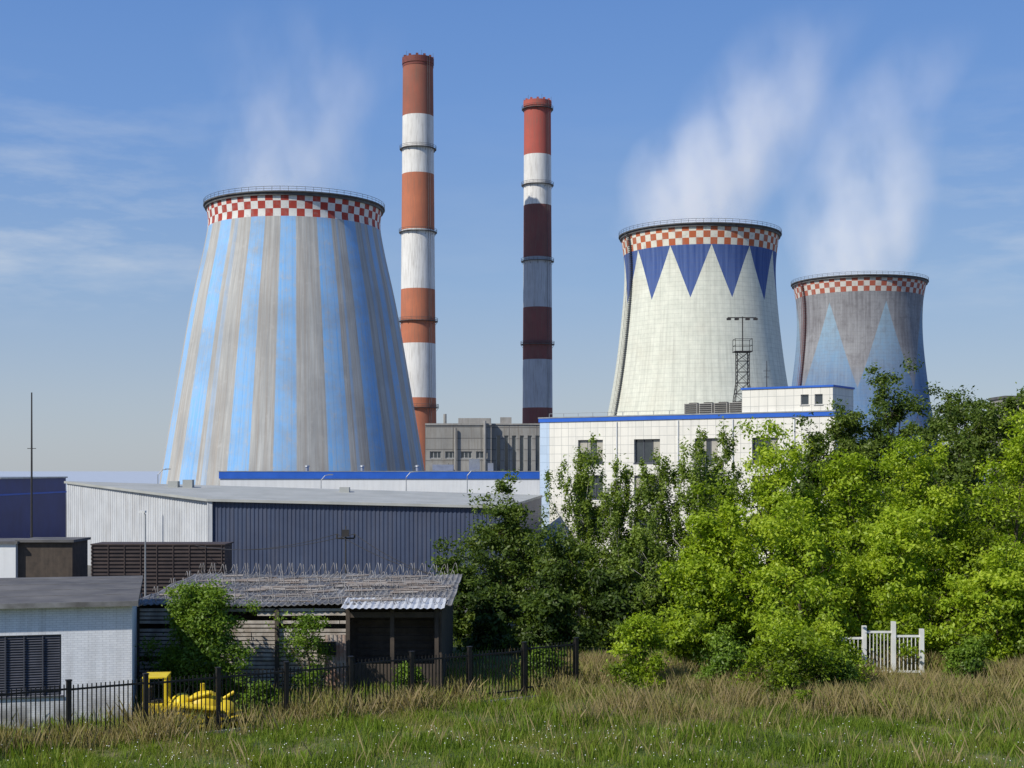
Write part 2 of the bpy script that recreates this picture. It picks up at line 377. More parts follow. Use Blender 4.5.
# ---------------------------------------------------------------- chimneys
def cmat(n,c,c2): return M(n,c,c2,.12,.85,streak=.5)
cr=cmat('chimney_red',(.5,.17,.09),(.4,.14,.08)); cr2=cmat('chimney_red_brown',(.36,.12,.08),(.26,.1,.07)); cr3=cmat('chimney_maroon',(.22,.08,.07),(.16,.065,.06))
cr4=cmat('chimney_bright_red',(.46,.1,.075),(.36,.09,.07))
cw=cmat('chimney_white',(.76,.75,.72),(.66,.65,.62)); cg=cmat('chimney_grey_white',(.48,.5,.52),(.38,.4,.43))
def chimney(x,y,Ht,rb,rt,bands,plats,mats,capmat):
    e=empty('striped_chimney',x,y,0); zs=[0]+[b[0] for b in bands]+[Ht]; zs=sorted(set(zs)); prof=[]
    for i in range(len(zs)-1):
        for k in range(4): prof.append(zs[i]+(zs[i+1]-zs[i])*k/4)
    prof.append(Ht); R=lambda z: rb+(rt-rb)*(z/Ht)**.8
    def mf(z0,z1):
        z=(z0+z1)/2; m=0
        for zb,k in bands:
            if z>zb: m=k
        return m
    lathe([(R(z),z) for z in prof],64,mats,e,'shaft',mf)
    lathe([(rt-.6,Ht),(rt-.6,Ht-15)],48,[m_dark],e,'flue')
    g=G(); g.annulus(rt-.6,rt+.3,Ht-2.2,Ht,48); g.annulus(rt+.003,rt+.15,Ht-3.2,Ht-2.5,48)
    for i in range(12):
        a=2*math.pi*i/12
        g.box((rt-.25)*math.sin(a)-.45,(rt-.25)*math.sin(a)+.45,-(rt-.25)*math.cos(a)-.4,-(rt-.25)*math.cos(a)+.4,Ht+.003,Ht+.7)
    g.obj('cap',capmat,e)
    g=G()
    for i in range(6):
        a=2*math.pi*i/6+.3; g.tube(((rt+.2)*math.sin(a),-(rt+.2)*math.cos(a),Ht-1),((rt+.2)*math.sin(a),-(rt+.2)*math.cos(a),Ht+1.8),.06,n=5)
    for zp in plats:
        r=R(zp); g.annulus(r+.003,r+.95,zp,zp+.2,48)
        for h in(.7,1.3): g.ring(r+.9,zp+h,.06,48,4)
        for i in range(24):
            a=2*math.pi*i/24; g.tube(((r+.9)*math.sin(a),-(r+.9)*math.cos(a),zp+.2),((r+.9)*math.sin(a),-(r+.9)*math.cos(a),zp+1.3),.05,n=4)
            if i%2==0: g.tube(((r+.0)*math.sin(a),-(r)*math.cos(a),zp-1.2),((r+.85)*math.sin(a),-(r+.85)*math.cos(a),zp),.08,n=4)
    for d in(-.35,.35):
        a=.75; g.tube(((rb+.5)*math.sin(a)+d,-(rb+.5)*math.cos(a),0),((rt+.5)*math.sin(a)+d,-(rt+.5)*math.cos(a),Ht),.08,n=4)
    g.obj('platforms_and_ladder',m_rim,e)
chimney(-34.9,520,162.6,7.2,5.6,[(16.,1),(16.1,0),(36.7,3),(56.8,1),(76.9,3),(98.8,0),(119.6,3),(141.1,2)],[33,65,98,128.9],[cr,cr,cr2,cw],m_reddark)
chimney(10.2,560,157.2,6.3,5.35,[(0,0),(34.8,2),(54,0),(74.8,2),(94.8,0),(115.6,3),(135.6,1)],[60,93.2,123.6,154],[cr3,cr4,cg,cw],cr4)

# ---------------------------------------------------------------- grey concrete plant building
e=empty('concrete_plant_building',-18.6,300); gw,gg,gf=G(),G(),G()
T=lambda u,d,z:(u,d,z)
wall(gw,gg,gf,T,0,14.2,0,19.6,[(1+i*3.3,3.4+i*3.3,12.5,14) for i in range(4)],.3,.1,2)
wall(gw,gg,gf,lambda u,d,z:(14.2+u,4+d,z),0,11,0,19.8,[(1+i*1.7,1.9+i*1.7,9,17.5) for i in range(6)],.3,.08,0)
gw.face((14.2,0,0),(14.2,4,0),(14.2,4,19.6),(14.2,0,19.6)); gw.face((25.2,4,0),(25.2,26,0),(25.2,26,19.8),(25.2,4,19.8)); gw.face((0,26,0),(0,0,0),(0,0,19.6),(0,26,19.6))
gw.face((0,26,0),(25.2,26,0),(25.2,26,19.6),(0,26,19.6))
gw.obj('walls',m_concp,e); gg.obj('windows',m_glass,e); gf.obj('window_frames',m_frame,e)
g=G().box(0,14.2,-.2,26,19.61,20.); g.box(14.21,25.3,3.8,26,19.81,20.1); g.box(7,14,2,8,20.01,21.2); g.box(16,18.5,8,11,20.11,21.6); g.tube((4,5,20),(4,5,22.2),.35)
g.box(1,5,-2,-.3,0,11.5); g.tube((6.5,-.6,0),(6.5,-.6,19),.25); g.tube((12.8,-.6,0),(12.8,-.6,20.5),.3); g.obj('roof_and_annexes',m_conc,e)

# ---------------------------------------------------------------- long white hall with blue band
e=empty('long_white_hall',-41.7,200); L_=49
gw,gg,gf=G(),G(),G(); wall(gw,gg,gf,T,0,L_,0,8.75,[(2+i*6,5+i*6,3.2,4.6) for i in range(7)],.2,.08,2)
gw.face((0,30,0),(0,0,0),(0,0,8.75),(0,30,8.75)); gw.face((L_,0,0),(L_,30,0),(L_,30,8.75),(L_,0,8.75)); gw.face((L_,30,0),(0,30,0),(0,30,8.75),(L_,30,8.75))
gw.obj('walls',m_white_panel,e); gg.obj('windows',m_glass,e); gf.obj('window_frames',m_frame,e)
G().box(-.15,L_+.15,-.15,30.1,8.76,9.75).obj('blue_parapet',m_blue,e)
g=G().box(-.2,L_+.2,-.2,.1,9.76,9.86); g.box(35.5,37,2,4,9.8,11.6); g.box(38.2,39,2,3,9.8,11); g.box(30,33,6,9,9.8,10.8)
for xx in(12,20,28): g.tube((xx,3,9.76),(xx,3,10.5),.25); g.dome((xx,3,10.5),.4,.4,.25,12,4)
g.obj('roof_vents',m_steel,e)

# navy building left
e=empty('navy_hall',-100,168)
G().box(0,38.5,0,25,0,8.9).obj('walls',m_navy,e); G().box(-.1,38.6,-.1,25.1,6.9,7.1).obj('blue_stripe',m_blue,e); G().box(-.15,38.7,-.15,25.2,8.91,9.1).obj('roof_edge',m_steel,e)
g=G(); corr(g,(0,-.01,0),(38.5,-.01,0),0,6.89,6.89,(0,-1),.5,.06); g.obj('cladding',m_navy,e)
for xx in (8,18,28): G().box(xx,xx+3,-.12,-.08,2,4).obj('window',m_glass,e)

# ---------------------------------------------------------------- corrugated shed
e=empty('corrugated_warehouse'); A=(-28.7,133);B=(-47.7,150);C=(-.7,128.5);D=(3.2,147)
zA,zB,zC,zD=7.15,8.7,6.6,7.25
G().prism([(A[0]+.05,A[1]+.12),(C[0]-.05,C[1]+.1),(D[0]-.1,D[1]-.1),(B[0]+.15,B[1])],0,[zA-.1,zC-.1,zD-.1,zB-.1]).obj('core',m_shedd,e)
g=G(); corr(g,(B[0],B[1],0),(A[0],A[1],0),0,zB,zA,(-.67,-.74),.4,.06); g.obj('light_gable_wall',m_shedl,e)
g=G(); corr(g,(A[0],A[1],0),(C[0],C[1],0),0,zA,zC,(-.16,-.98),.4,.06); g.obj('dark_front_wall',m_shedd,e)
g=G(); dz=.12
P=[(A[0]-.2,A[1]-.5,zA),(C[0]+.3,C[1]-.5,zC),(D[0],D[1],zD),(B[0]-.3,B[1],zB)]
g.face(*[(p[0],p[1],p[2]+dz) for p in P]); g.face(*[(p[0],p[1],p[2]-.12) for p in P][::-1])
for i in range(4):
    p,q=P[i],P[(i+1)%4]; g.face((p[0],p[1],p[2]-.12),(q[0],q[1],q[2]-.12),(q[0],q[1],q[2]+dz),(p[0],p[1],p[2]+dz))
g.obj('roof_sheet',m_roofl,e)
g=G()
for (f,h) in ((.25,.5),(.28,.7),(.6,.4)):
    p=Vector(P[3]).lerp(Vector(P[2]),f); g.box(p.x-.5,p.x+.5,p.y-4,p.y-3,p.z-.3,p.z+h)
g.obj('roof_vents',m_roofl,e)
g=G(); g.tube((A[0]-.1,A[1]-.2,0),(A[0]-.1,A[1]-.2,zA),.12); g.box(A[0],A[0]+.3,A[1]-.35,A[1]-.1,0,zA-.15); g.obj('corner_trim',m_shedl,e)

# ribbed dark container + low yard huts
e=empty('ribbed_storage_box',-32.4,108)
G().box(0,10.2,0,3,0,4.2).obj('body',m_rustd,e)
g=G()
for i in range(14): g.box(-.06,10.26,-.1,-.003,.15+i*.29,.3+i*.29)
g.box(-.1,10.3,-.12,3.1,4.203,4.3); g.obj('ribs',m_rustd,e)
g=G()
for i in range(9): g.box(.0+i*1.25,.06+i*1.25,-.16,-.103,0,4.2)
g.obj('rib_posts',m_rustd,e)
e=empty('yard_hut',-47,110)
G().box(0,8,0,5,0,4.2).obj('pale_block',m_white_panel,e); G().box(-.2,8.2,-.2,5.2,4.203,4.4).obj('roof',m_roofd,e)
G().box(8.01,12.3,.5,4.5,0,4.3).obj('dark_lean_to',m_boardd,e); G().box(7.9,12.5,.2,4.7,4.303,4.5).obj('lean_to_roof',m_roofd,e)
G().box(3,4.5,-.06,-.01,1,3).obj('hut_window',m_glass,e)

# ---------------------------------------------------------------- office block
ang=math.atan2(-14,20.6); e=empty('white_office_building',3.0,150,0,ang); De=6.0
gw,gg,gf=G(),G(),G(); Lf=33; ops=[]
for (a,b) in ((4.77,7.8),(11.5,14.5),(18.4,20.95),(24.6,27.3)):
    for z in(10.7,7.0,3.3): ops.append((a,b,z,z+2.45))
wall(gw,gg,gf,T,1.2,Lf,-.3,15.1,ops,.35,.07,2)
gw.face((Lf,0,-.3),(Lf,De,-.3),(Lf,De,15.1),(Lf,0,15.1)); gw.face((0,De,-.3),(0,0,-.3),(0,0,15.1),(0,De,15.1)); gw.face((Lf,De,-.3),(0,De,-.3),(0,De,15.1),(Lf,De,15.1))
gw.obj('walls',m_tile,e); gg.obj('windows',m_glass,e); gf.obj('window_frames',m_louv,e)
g=G()
for i,(a,b,c0,c1) in enumerate(ops):
    if i%2==0: g.box(a+.1,a+(b-a)*.45,.3,.31,c0+1.1,c1-.1)
    if i%3==0: g.box(b-.9,b-.1,.3,.31,c0+.5,c1-.1)
g.obj('window_blinds',m_blind,e)
G().box(-.02,1.198,-.02,.3,-.3,15.1).obj('blue_corner_tiles',m_tileb,e)
G().box(-.12,Lf+.1,-.12,De+.1,15.103,15.5).obj('blue_parapet',m_blue,e)
G().box(-.16,Lf+.14,-.16,De+.14,15.503,15.62).obj('parapet_flashing',m_steel,e)
gw,gg,gf=G(),G(),G(); wall(gw,gg,gf,lambda u,d,z:(u,.3+d,z),23.4,32.7,15.62,17.85,[(29.5,30.3,16.2,17.2),(30.9,31.7,16.2,17.2)],.2,.06,0)
gw.face((23.4,5.7,15.62),(23.4,.3,15.62),(23.4,.3,17.85),(23.4,5.7,17.85)); gw.face((32.7,.3,15.62),(32.7,5.7,15.62),(32.7,5.7,17.85),(32.7,.3,17.85)); gw.face((32.7,5.7,15.62),(23.4,5.7,15.62),(23.4,5.7,17.85),(32.7,5.7,17.85))
gw.obj('penthouse_walls',m_tile,e); gg.obj('penthouse_windows',m_glass,e); gf.obj('penthouse_frames',m_frame,e)
G().box(23.3,32.8,.2,5.8,17.853,18.03).obj('penthouse_parapet',m_blue,e)
g=G(); 
for xx in np.arange(1,16,1.8): g.tube((xx,.3,15.62),(xx,.3,16.0),.03,n=4)
g.tube((1,.3,16.0),(16,.3,16.0),.03,n=4)
g.obj('roof_railings',m_steel,e)
g=G(); g2=G()
for i in range(4):
    x0=16.6+i*1.65; g.box(x0,x0+1.5,1.2,2.6,15.62,16.7)
    for k in range(5): g2.box(x0+.12,x0+1.38,1.12,1.197,15.75+k*.2,15.82+k*.2)
    g2.tube((x0+.75,1.9,16.7),(x0+.75,1.9,16.8),.5,n=14)
g.obj('rooftop_units',m_conc,e,bevel=.03); g2.obj('unit_grilles',m_dark,e)
g=G()
for xx in(9.5,16.6,22.6,29): g.tube((xx,-.1,0),(xx,-.1,15.),.06,n=6)
g.obj('downpipes',m_white_panel,e)

# lattice floodlight mast on the roof
e=empty('lattice_floodlight_mast',23.3,141.5,15.3); g=G()
def W_(z): return 1.05-.45*min(z/3.5,1)
lv=[0,1.2,2.4,3.5,4.6,5.7,6.6]
for i in range(len(lv)-1):
    a,b=lv[i],lv[i+1]; wa,wb=W_(a),W_(b); cs=[(-1,-1),(1,-1),(1,1),(-1,1)]
    for k in range(4):
        c,d=cs[k],cs[(k+1)%4]
        g.tube((c[0]*wa,c[1]*wa,a),(c[0]*wb,c[1]*wb,b),.05,n=4); g.tube((c[0]*wa,c[1]*wa,a),(d[0]*wb,d[1]*wb,b),.028,n=4); g.tube((d[0]*wa,d[1]*wa,a),(c[0]*wb,c[1]*wb,b),.028,n=4)
        g.tube((c[0]*wb,c[1]*wb,b),(d[0]*wb,d[1]*wb,b),.035,n=4)
g.box(-.9,.9,-.9,.9,6.61,6.68)
for zz in (7.25,7.9):
    cs=[(-.85,-.85),(.85,-.85),(.85,.85),(-.85,.85)]
    for k in range(4):
        g.tube(cs[k]+(zz,),cs[(k+1)%4]+(zz,),.03,n=4); g.tube(cs[k]+(6.68,),cs[k]+(7.9,),.03,n=4)
g.tube((0,0,6.7),(0,0,10.2),.06,n=6); g.tube((-1.5,0,10.1),(1.4,0,10.1),.05,n=6)
g.obj('lattice',m_dark,e)
g=G()
for xx in(-1.4,-.6,.5,1.3): g.box(xx-.2,xx+.2,-.25,.15,9.85,10.05)
g.obj('floodlights',m_dark,e)
e=empty('roof_antenna',25.2,138.5,15.6); g=G().tube((0,0,0),(0,0,5.2),.06,.03,6); g.tube((-.35,0,4.2),(.35,0,4.2),.03,n=4).tube((-.25,0,3.6),(.25,0,3.6),.03,n=4); g.box(-.2,.2,-.15,.15,1.6,2.6); g.obj('pole',m_dark,e)

# right-edge far apartment block
e=empty('apartment_block',148,420); gw,gg,gf=G(),G(),G()
wall(gw,gg,gf,T,0,40,0,31.5,[(1.5+i*3.2,3.2+i*3.2,1.5+j*3,3+j*3) for i in range(12) for j in range(10)],.2,.08,1)
gw.face((0,14,0),(0,0,0),(0,0,31.5),(0,14,31.5)); gw.face((0,0,31.5),(40,0,31.5),(40,14,31.5),(0,14,31.5)); gw.face((40,0,0),(40,14,0),(40,14,31.5),(40,0,31.5)); gw.face((40,14,0),(0,14,0),(0,14,31.5),(40,14,31.5))
gw.obj('walls',m_concp,e); gg.obj('windows',m_glass,e); gf.obj('window_frames',m_frame,e); G().box(-.3,40.3,-.3,14.3,31.51,32.3).obj('roof',m_roofd,e)

# ---------------------------------------------------------------- whitewashed brick building (front left)
FR=Vector((-15.2,56)); FL=Vector((-31,52.2)); d=(FR-FL); Lw=d.length; a_=math.atan2(d.y,d.x)
e=empty('white_brick_outbuilding',FL.x,FL.y,0,a_); gw,gg,gf=G(),G(),G()
wall(gw,gg,gf,T,0,Lw,-.3,4.6,[(Lw-6.9,Lw-2.7,1.1,3.5)],.18,.06,1)
gw.face((Lw,0,-.3),(Lw,8,-.3),(Lw,8,4.9),(Lw,0,4.6)); gw.face((0,8,-.3),(0,0,-.3),(0,0,4.6),(0,8,4.9)); gw.face((Lw,8,-.3),(0,8,-.3),(0,8,4.9),(Lw,8,4.9))
gw.obj('walls',m_brickw,e); gg.obj('opening_back',m_dark,e); gf.obj('opening_frame',m_louv,e)
g=G()
for k in range(23): 
    z=1.16+k*.1; g.face((Lw-6.84,.04,z),(Lw-2.76,.04,z),(Lw-2.76,.11,z+.07),(Lw-6.84,.11,z+.07))
for k in range(1,6): x0=Lw-6.9+k*.7; g.box(x0-.02,x0+.02,-.02,.035,1.15,3.45)
g.obj('louvre_slats',m_louv,e)
g=G(); x0,x1=-.3,Lw+.25
g.V+=[(x0,-.4,4.62),(x1,-.4,4.62),(x1,8.4,5.0),(x0,8.4,5.0),(x0,-.4,4.78),(x1,-.4,4.78),(x1,8.4,5.16),(x0,8.4,5.16)]
g.F+=[(0,3,2,1),(4,5,6,7),(0,1,5,4),(1,2,6,5),(2,3,7,6),(3,0,4,7)]; g.obj('roof_slab',m_roofd,e)
g=G()
for k in range(4): 
    yy_=1.8+k*1.9; z_=4.78+.38*(yy_+.4)/8.8; g.tube((x0,yy_,z_),(x1,yy_,z_),.03,n=4)
g.box(x0,x1,-.46,-.403,4.6,4.8); g.obj('roof_joints_and_eave',m_slate,e)

# ---------------------------------------------------------------- old open shed
e=empty('old_timber_shed',-17,63.2); g=G(); r2=random.Random(3)
for k in range(20):
    z=.1+k*.185; x=0
    while x<9.4:
        l=min(r2.uniform(2,4),9.6-x); o2=r2.uniform(0,.05)
        if r2.random()>.06: g.box(x+.01,x+l-.02,o2,o2+.06,z+r2.uniform(-.012,.012),z+.135)
        x+=l
g.obj('board_cladding',m_board,e)
g=G().box(.1,13.7,2.0,2.1,-.2,3.7); g.box(0,.1,.1,12.6,-.2,3.8); g.box(13.7,13.8,.4,12.6,-.2,3.8); g.box(0,13.8,12.6,12.7,-.2,3.9); g.obj('inner_dark_walls',m_boardd,e)
g=G()
for xx in(.1,3.2,6.4,9.6,11.6,13.6): g.box(xx-.09,xx+.09,-.12,.0-.003,-.2,3.75)
g.box(9.6,13.8,-.1,.08,3.35,3.6); g.box(9.7,13.6,.3,.36,.2,1.2)
for k in range(9): g.box(9.8,13.5,1.9,1.96,.3+k*.36,.5+k*.36)
g.obj('posts',m_boardd,e)
g=G(); corr(g,(8.6,-.3,0),(9.55,-.3,0),-.1,2.6,2.6,(0,-1),.18,.03); g.obj('rust_sheet',m_rust,e)
G().box(8.3,9.1,-.45,-.36,1.7,2.3).obj('notice_board',m_black,e)
V=[];F=[];nx_=int(14.6/.07); ny=14
for j in range(ny+1):
    for i in range(nx_+1):
        xx=-.3+14.6*i/nx_; yy=-.25+13.1*j/ny; V.append((xx,yy,3.92+.032*yy+.035*math.sin(xx*2*math.pi/.28)+(.03 if (j%4==0) else 0)+.05*math.sin(xx*.9+yy)))
for j in range(ny):
    for i in range(nx_): a=j*(nx_+1)+i; F.append((a,a+1,a+nx_+2,a+nx_+1))
ro=mk('slate_roof',V,F,m_slate,e); so=ro.modifiers.new('s','SOLIDIFY'); so.thickness=.03
g=G()
for i in range(60):
    xx=9.4+4.6*i/60; g.face((xx,-1.1,3.86+.03*math.sin(i*1.6)),(xx+4.6/60,-1.1,3.86+.03*math.sin((i+1)*1.6)),(xx+4.6/60,1.2,4.12+.03*math.sin((i+1)*1.6)),(xx,1.2,4.12+.03*math.sin(i*1.6)))
g.obj('new_sheet_eave',m_shedl,e)
def curve(name,pts,r,mat,parent):
    c=bpy.data.curves.new(name,'CURVE'); c.dimensions='3D'; c.bevel_depth=r; c.bevel_resolution=0; s=c.splines.new('POLY'); s.points.add(len(pts)-1)
    s.points.foreach_set('co',[q for p in pts for q in (*p,1)]); c.materials.append(mat); ob=bpy.data.objects.new(name,c); COL.objects.link(ob); ob.parent=parent; return ob
for (yy,rr) in((-.1,.2),(2.8,.2),(6,.22),(9.4,.22),(12.6,.26)):
    pts=[]; n=int(14/.3*12)
    for i in range(n):
        f=i/n; a=i/12*2*math.pi; q=rr*(1+.2*math.sin(i*.07)); pts.append((f*14+.1*math.sin(a*.5),yy+q*math.cos(a),4.0+.032*yy+rr+q*math.sin(a)))
    curve('razor_wire_coil',pts,.014,m_wire,e)
g=G()
for k in range(90):
    x0=r2.uniform(.3,12); y0=r2.uniform(0,11.5); l=r2.uniform(.8,3.); an=r2.uniform(-.4,.4); z=4.05+.032*y0
    g.tube((x0,y0,z),(x0+l*math.cos(an),y0+l*math.sin(an),z+.05),r2.uniform(.02,.07),n=5)
g.obj('scrap_on_roof',m_scrap,e)

# ---------------------------------------------------------------- poles, lamps, wires
def pole(name,x,y,h,r=.07,mat=m_dark):
    e=empty(name,x,y,0); G().tube((0,0,-.2),(0,0,h),r,r*.5,8).obj('pole',mat,e); return e
e=pole('antenna_mast',-44.6,130,17.2,.13); G().box(-.3,.3,-.3,.3,0,1.2).tube((-.4,0,12),(.4,0,12),.03).obj('base_and_arm',m_dark,e)
e=pole('utility_pole',-9.5,80,6.8,.07); g=G().tube((-.5,0,6.1),(.5,0,6.1),.045); g.box(-.2,.2,-.3,-.05,6.2,6.6); g.tube((-.5,0,6.1),(-.5,0,6.35),.05).tube((.5,0,6.1),(.5,0,6.35),.05); g.obj('crossarm',m_dark,e)
def sag(a,b,s,n=20):
    a=Vector(a);b=Vector(b); return [tuple(a.lerp(b,i/n)-Vector((0,0,s*4*(i/n)*(1-i/n)))) for i in range(n+1)]
for k in(-.5,.5):
    curve('wire',sag((k,0,6.35),(-15,28,4.2),.6),.018,m_dark,e); curve('wire',sag((k,0,6.35),(5.5,-6,4.4),.25),.018,m_dark,e)
e=pole('street_lamp',-27.5,105,6.7,.08,m_steel); G().tube((0,0,6.6),(.1,-.7,6.9),.04).box(-.18,.25,-1.1,-.6,6.82,6.98).obj('lamp_head',m_whitep,e)
for (x,y,h) in((-43,170,10.1),(-13,172,9.8),(-5.5,172,10),(-24,176,9.4)):
    e=pole('street_lamp',x,y,h-.6,.09,m_steel); g=G().tube((0,0,h-.7),(.5,0,h-.1),.05,n=6).tube((.5,0,h-.1),(1.1,0,h),.05,n=6); g.box(.9,1.5,-.14,.14,h-.05,h+.08); g.obj('lamp_head',m_steel,e)

# ---------------------------------------------------------------- black iron fence
P0=Vector((-25.4,44.1)); P1=Vector((2.9,63.1)); d=(P1-P0); Lfn=d.length; e=empty('black_iron_fence',P0.x,P0.y,0,math.atan2(d.y,d.x)); g=G(); gp=G()
npan=12; pw=Lfn/npan
for i in range(npan+1):
    x=i*pw; gp.box(x-.08,x+.08,-.08,.08,-.3,2.4); gp.box(x-.1,x+.1,-.1,.1,2.403,2.45)
for i in range(npan):
    x=i*pw; dz=r2.uniform(-.05,.05)
    for z in(.35,2.05): g.box(x+.08,x+pw-.08,-.03,.03,z+dz,z+.07+dz)
    nb=17
    for k in range(1,nb):
        xx=x+pw*k/nb; g.box(xx-.018,xx+.018,-.018,.018,.2+dz,2.25+dz)
g.obj('bars',m_black,e); gp.obj('posts',m_black,e)
G().box(0,Lfn,-.12,.12,-.4,.04).obj('plinth',m_conc,e)

# white metal gate: two framed leaves between posts
e=empty('white_metal_gate',15.5,67); g=G()
for x,h in((0,2.3),(1.35,2.55),(2.75,2.75),(4.1,2.4)): g.box(x-.1,x+.1,-.1,.1,-.2,h)
for x0,x1,zt in((.1,1.25,2.0),(1.45,2.65,2.3),(2.85,4.0,2.1)):
    for z in(.3,zt-.1): g.box(x0,x1,-.035,.035,z,z+.1)
    n=int((x1-x0)/.17)
    for k in range(1,n): xx=x0+(x1-x0)*k/n; g.box(xx-.018,xx+.018,-.018,.018,.4,zt-.1)
g.obj('gate_bars',m_whitep,e); G().box(-1.1,-.12,-.08,.08,-.2,1.7).obj('side_panel',m_whitep,e)

# ---------------------------------------------------------------- yellow machine
e=empty('yellow_construction_machine',-13.9,54.6,-.05,.12)
g=G().box(.1,2.9,-.7,.7,.35,.72); g.box(2.6,3.3,-.9,.9,.15,.5); g.box(.5,1.5,-.72,.72,.72,1.05); g.obj('chassis',m_yel,e,bevel=.08)
g=G().dome((1.9,0,.7),.8,.62,.72,24,8); g.dome((2.65,-.1,.6),.5,.55,.45,20,8); g.dome((1.0,-.1,.95),.45,.5,.4,20,8); g.obj('engine_cowl',m_yel,e,smooth=True)
g=G().tube((1.0,-.75,.95),(2.5,-.8,.8),.12,n=12).tube((1.8,0,1.3),(1.8,0,1.7),.09,n=10).tube((1.3,-.4,1.15),(2.2,-.45,1.4),.09,n=10).tube((2.5,.2,1.0),(3.0,.25,1.3),.07,n=10); g.obj('pipes_and_exhaust',m_yel,e,bevel=.01)
g=G()
for (x,y) in((-.35,-.6),(.45,-.6),(-.35,.6),(.45,.6)): g.box(x-.05,x+.05,y-.05,y+.05,.4,2.0)
g.box(-.42,.52,-.68,.68,2.0,2.08); g.box(-.4,.5,-.62,.62,.6,1.0); g.obj('cab_frame',m_yel,e,bevel=.02)
g=G().box(-.15,.35,-.3,.3,1.0,1.12).box(-.25,-.13,-.3,.3,1.0,1.6); g.obj('seat',m_rubber,e,bevel=.04)
g=G()
for x in(.2,1.0,1.8,2.6):
    for s_ in(-1,1): g.tube((x,s_*.72,.32),(x,s_*.98,.32),.32,n=24)
g.obj('wheels',m_rubber,e,bevel=.04)
g=G()
for x in(.2,1.0,1.8,2.6): g.tube((x,-.985,.32),(x,-1.02,.32),.2,n=16)
g.obj('hubs',m_yel,e)

# ---------------------------------------------------------------- foliage
def fast_mesh(name,V,nper,mats,colr,extra=None):
    n=len(V); me=bpy.data.meshes.new(name)
    ev,ef=([],[]) if extra is None else extra
    k=len(ev); nf=len(ef); tot=n*nper
    me.vertices.add(tot+k); co_=np.concatenate([V.reshape(-1,3),np.array(ev,float).reshape(-1,3)]) if k else V.reshape(-1,3)
    me.vertices.foreach_set('co',co_.astype(np.float32).ravel())
    el=[i+tot for f in ef for i in f]; me.loops.add(tot+len(el))
    me.loops.foreach_set('vertex_index',np.concatenate([np.arange(tot),np.array(el,dtype=int)]).astype(np.int32))
    ls=np.arange(n)*nper; le=[]; a=tot
    for f in ef: le.append(a); a+=len(f)
    me.polygons.add(n+nf); me.polygons.foreach_set('loop_start',np.concatenate([ls,np.array(le,dtype=int)]).astype(np.int32))
    me.polygons.foreach_set('material_index',np.concatenate([np.zeros(n),np.ones(nf)]).astype(np.int32))
    me.update(calc_edges=True)
    at=me.color_attributes.new(name='tone',type='FLOAT_COLOR',domain='POINT')
    arr=np.ones((tot+k,4),np.float32); arr[:tot,:3]=np.repeat(colr,nper)[:,None]; at.data.foreach_set('color',arr.ravel())
    for m in mats: me.materials.append(m)
    ob=bpy.data.objects.new(name,me); COL.objects.link(ob); return ob
def leafmat(name,stops,tr=.35):
    mat=bpy.data.materials.new(name); t=NT(mat); a=t.n('ShaderNodeAttribute',attribute_name='tone').outputs['Fac']
    r=t.n('ShaderNodeValToRGB'); t.set(r.inputs[0],a); cr_=r.color_ramp
    cr_.elements[0].position=0; cr_.elements[0].color=(*stops[0],1); cr_.elements[1].position=1; cr_.elements[1].color=(*stops[-1],1)
    for i,s in enumerate(stops[1:-1]): q=cr_.elements.new((i+1)/(len(stops)-1)); q.color=(*s,1)
    p=t.n('ShaderNodeBsdfDiffuse'); t.set(p.inputs['Color'],r.outputs[0])
    gl=t.n('ShaderNodeBsdfGlossy'); gl.inputs['Roughness'].default_value=.5; t.set(gl.inputs['Color'],(.5,.5,.45))
    tl=t.n('ShaderNodeBsdfTranslucent'); t.set(tl.inputs[0],t.mix(1.,r.outputs[0],(1.4,1.35,.5),'MULTIPLY'))
    mx=t.n('ShaderNodeMixShader'); mx.inputs[0].default_value=tr; t.t.links.new(p.outputs[0],mx.inputs[1]); t.t.links.new(tl.outputs[0],mx.inputs[2])
    m2=t.n('ShaderNodeMixShader'); m2.inputs[0].default_value=.04; t.t.links.new(mx.outputs[0],m2.inputs[1]); t.t.links.new(gl.outputs[0],m2.inputs[2])
    o=t.n('ShaderNodeOutputMaterial'); t.t.links.new(m2.outputs[0],o.inputs[0]); return mat
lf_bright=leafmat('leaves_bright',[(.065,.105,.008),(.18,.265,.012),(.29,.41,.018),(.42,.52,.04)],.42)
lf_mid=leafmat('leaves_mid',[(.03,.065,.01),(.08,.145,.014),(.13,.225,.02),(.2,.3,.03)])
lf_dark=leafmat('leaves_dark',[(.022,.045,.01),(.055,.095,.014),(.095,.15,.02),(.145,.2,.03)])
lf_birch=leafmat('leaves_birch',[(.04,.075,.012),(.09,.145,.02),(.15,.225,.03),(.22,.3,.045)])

def leaves(C,cr,cnt,size,tone,center,r,droop=1.):
    m=len(C); idx=np.repeat(np.arange(m),cnt); n=len(idx)
    dirn=r.normal(size=(n,3)); off=dirn*.52*cr[idx][:,None]; off[:,2]*=.7*droop
    if droop>1: off[:,:2]*=.55; off[:,2]-=.25*cr[idx]
    P=C[idx]+off; P[:,2]=np.maximum(P[:,2],.05)
    nrm=r.normal(size=(n,3))*.9+dirn/(np.linalg.norm(dirn,axis=1)[:,None]+1e-9)*.45+(P-center)/(np.linalg.norm(P-center,axis=1)[:,None]+1e-9)*.5; nrm[:,2]+=.5
    nrm/=np.linalg.norm(nrm,axis=1)[:,None]
    t1=np.cross(nrm,r.normal(size=(n,3))); t1/=np.linalg.norm(t1,axis=1)[:,None]; t2=np.cross(nrm,t1)
    s=size*(.6+.8*r.random(n))[:,None]
    Q=np.stack([P-t1*s,P-t2*s*.5,P+t1*s,P+t2*s*.5],1)
    tn=np.clip(tone[idx]+r.normal(size=n)*.15,0,1)
    return Q,tn
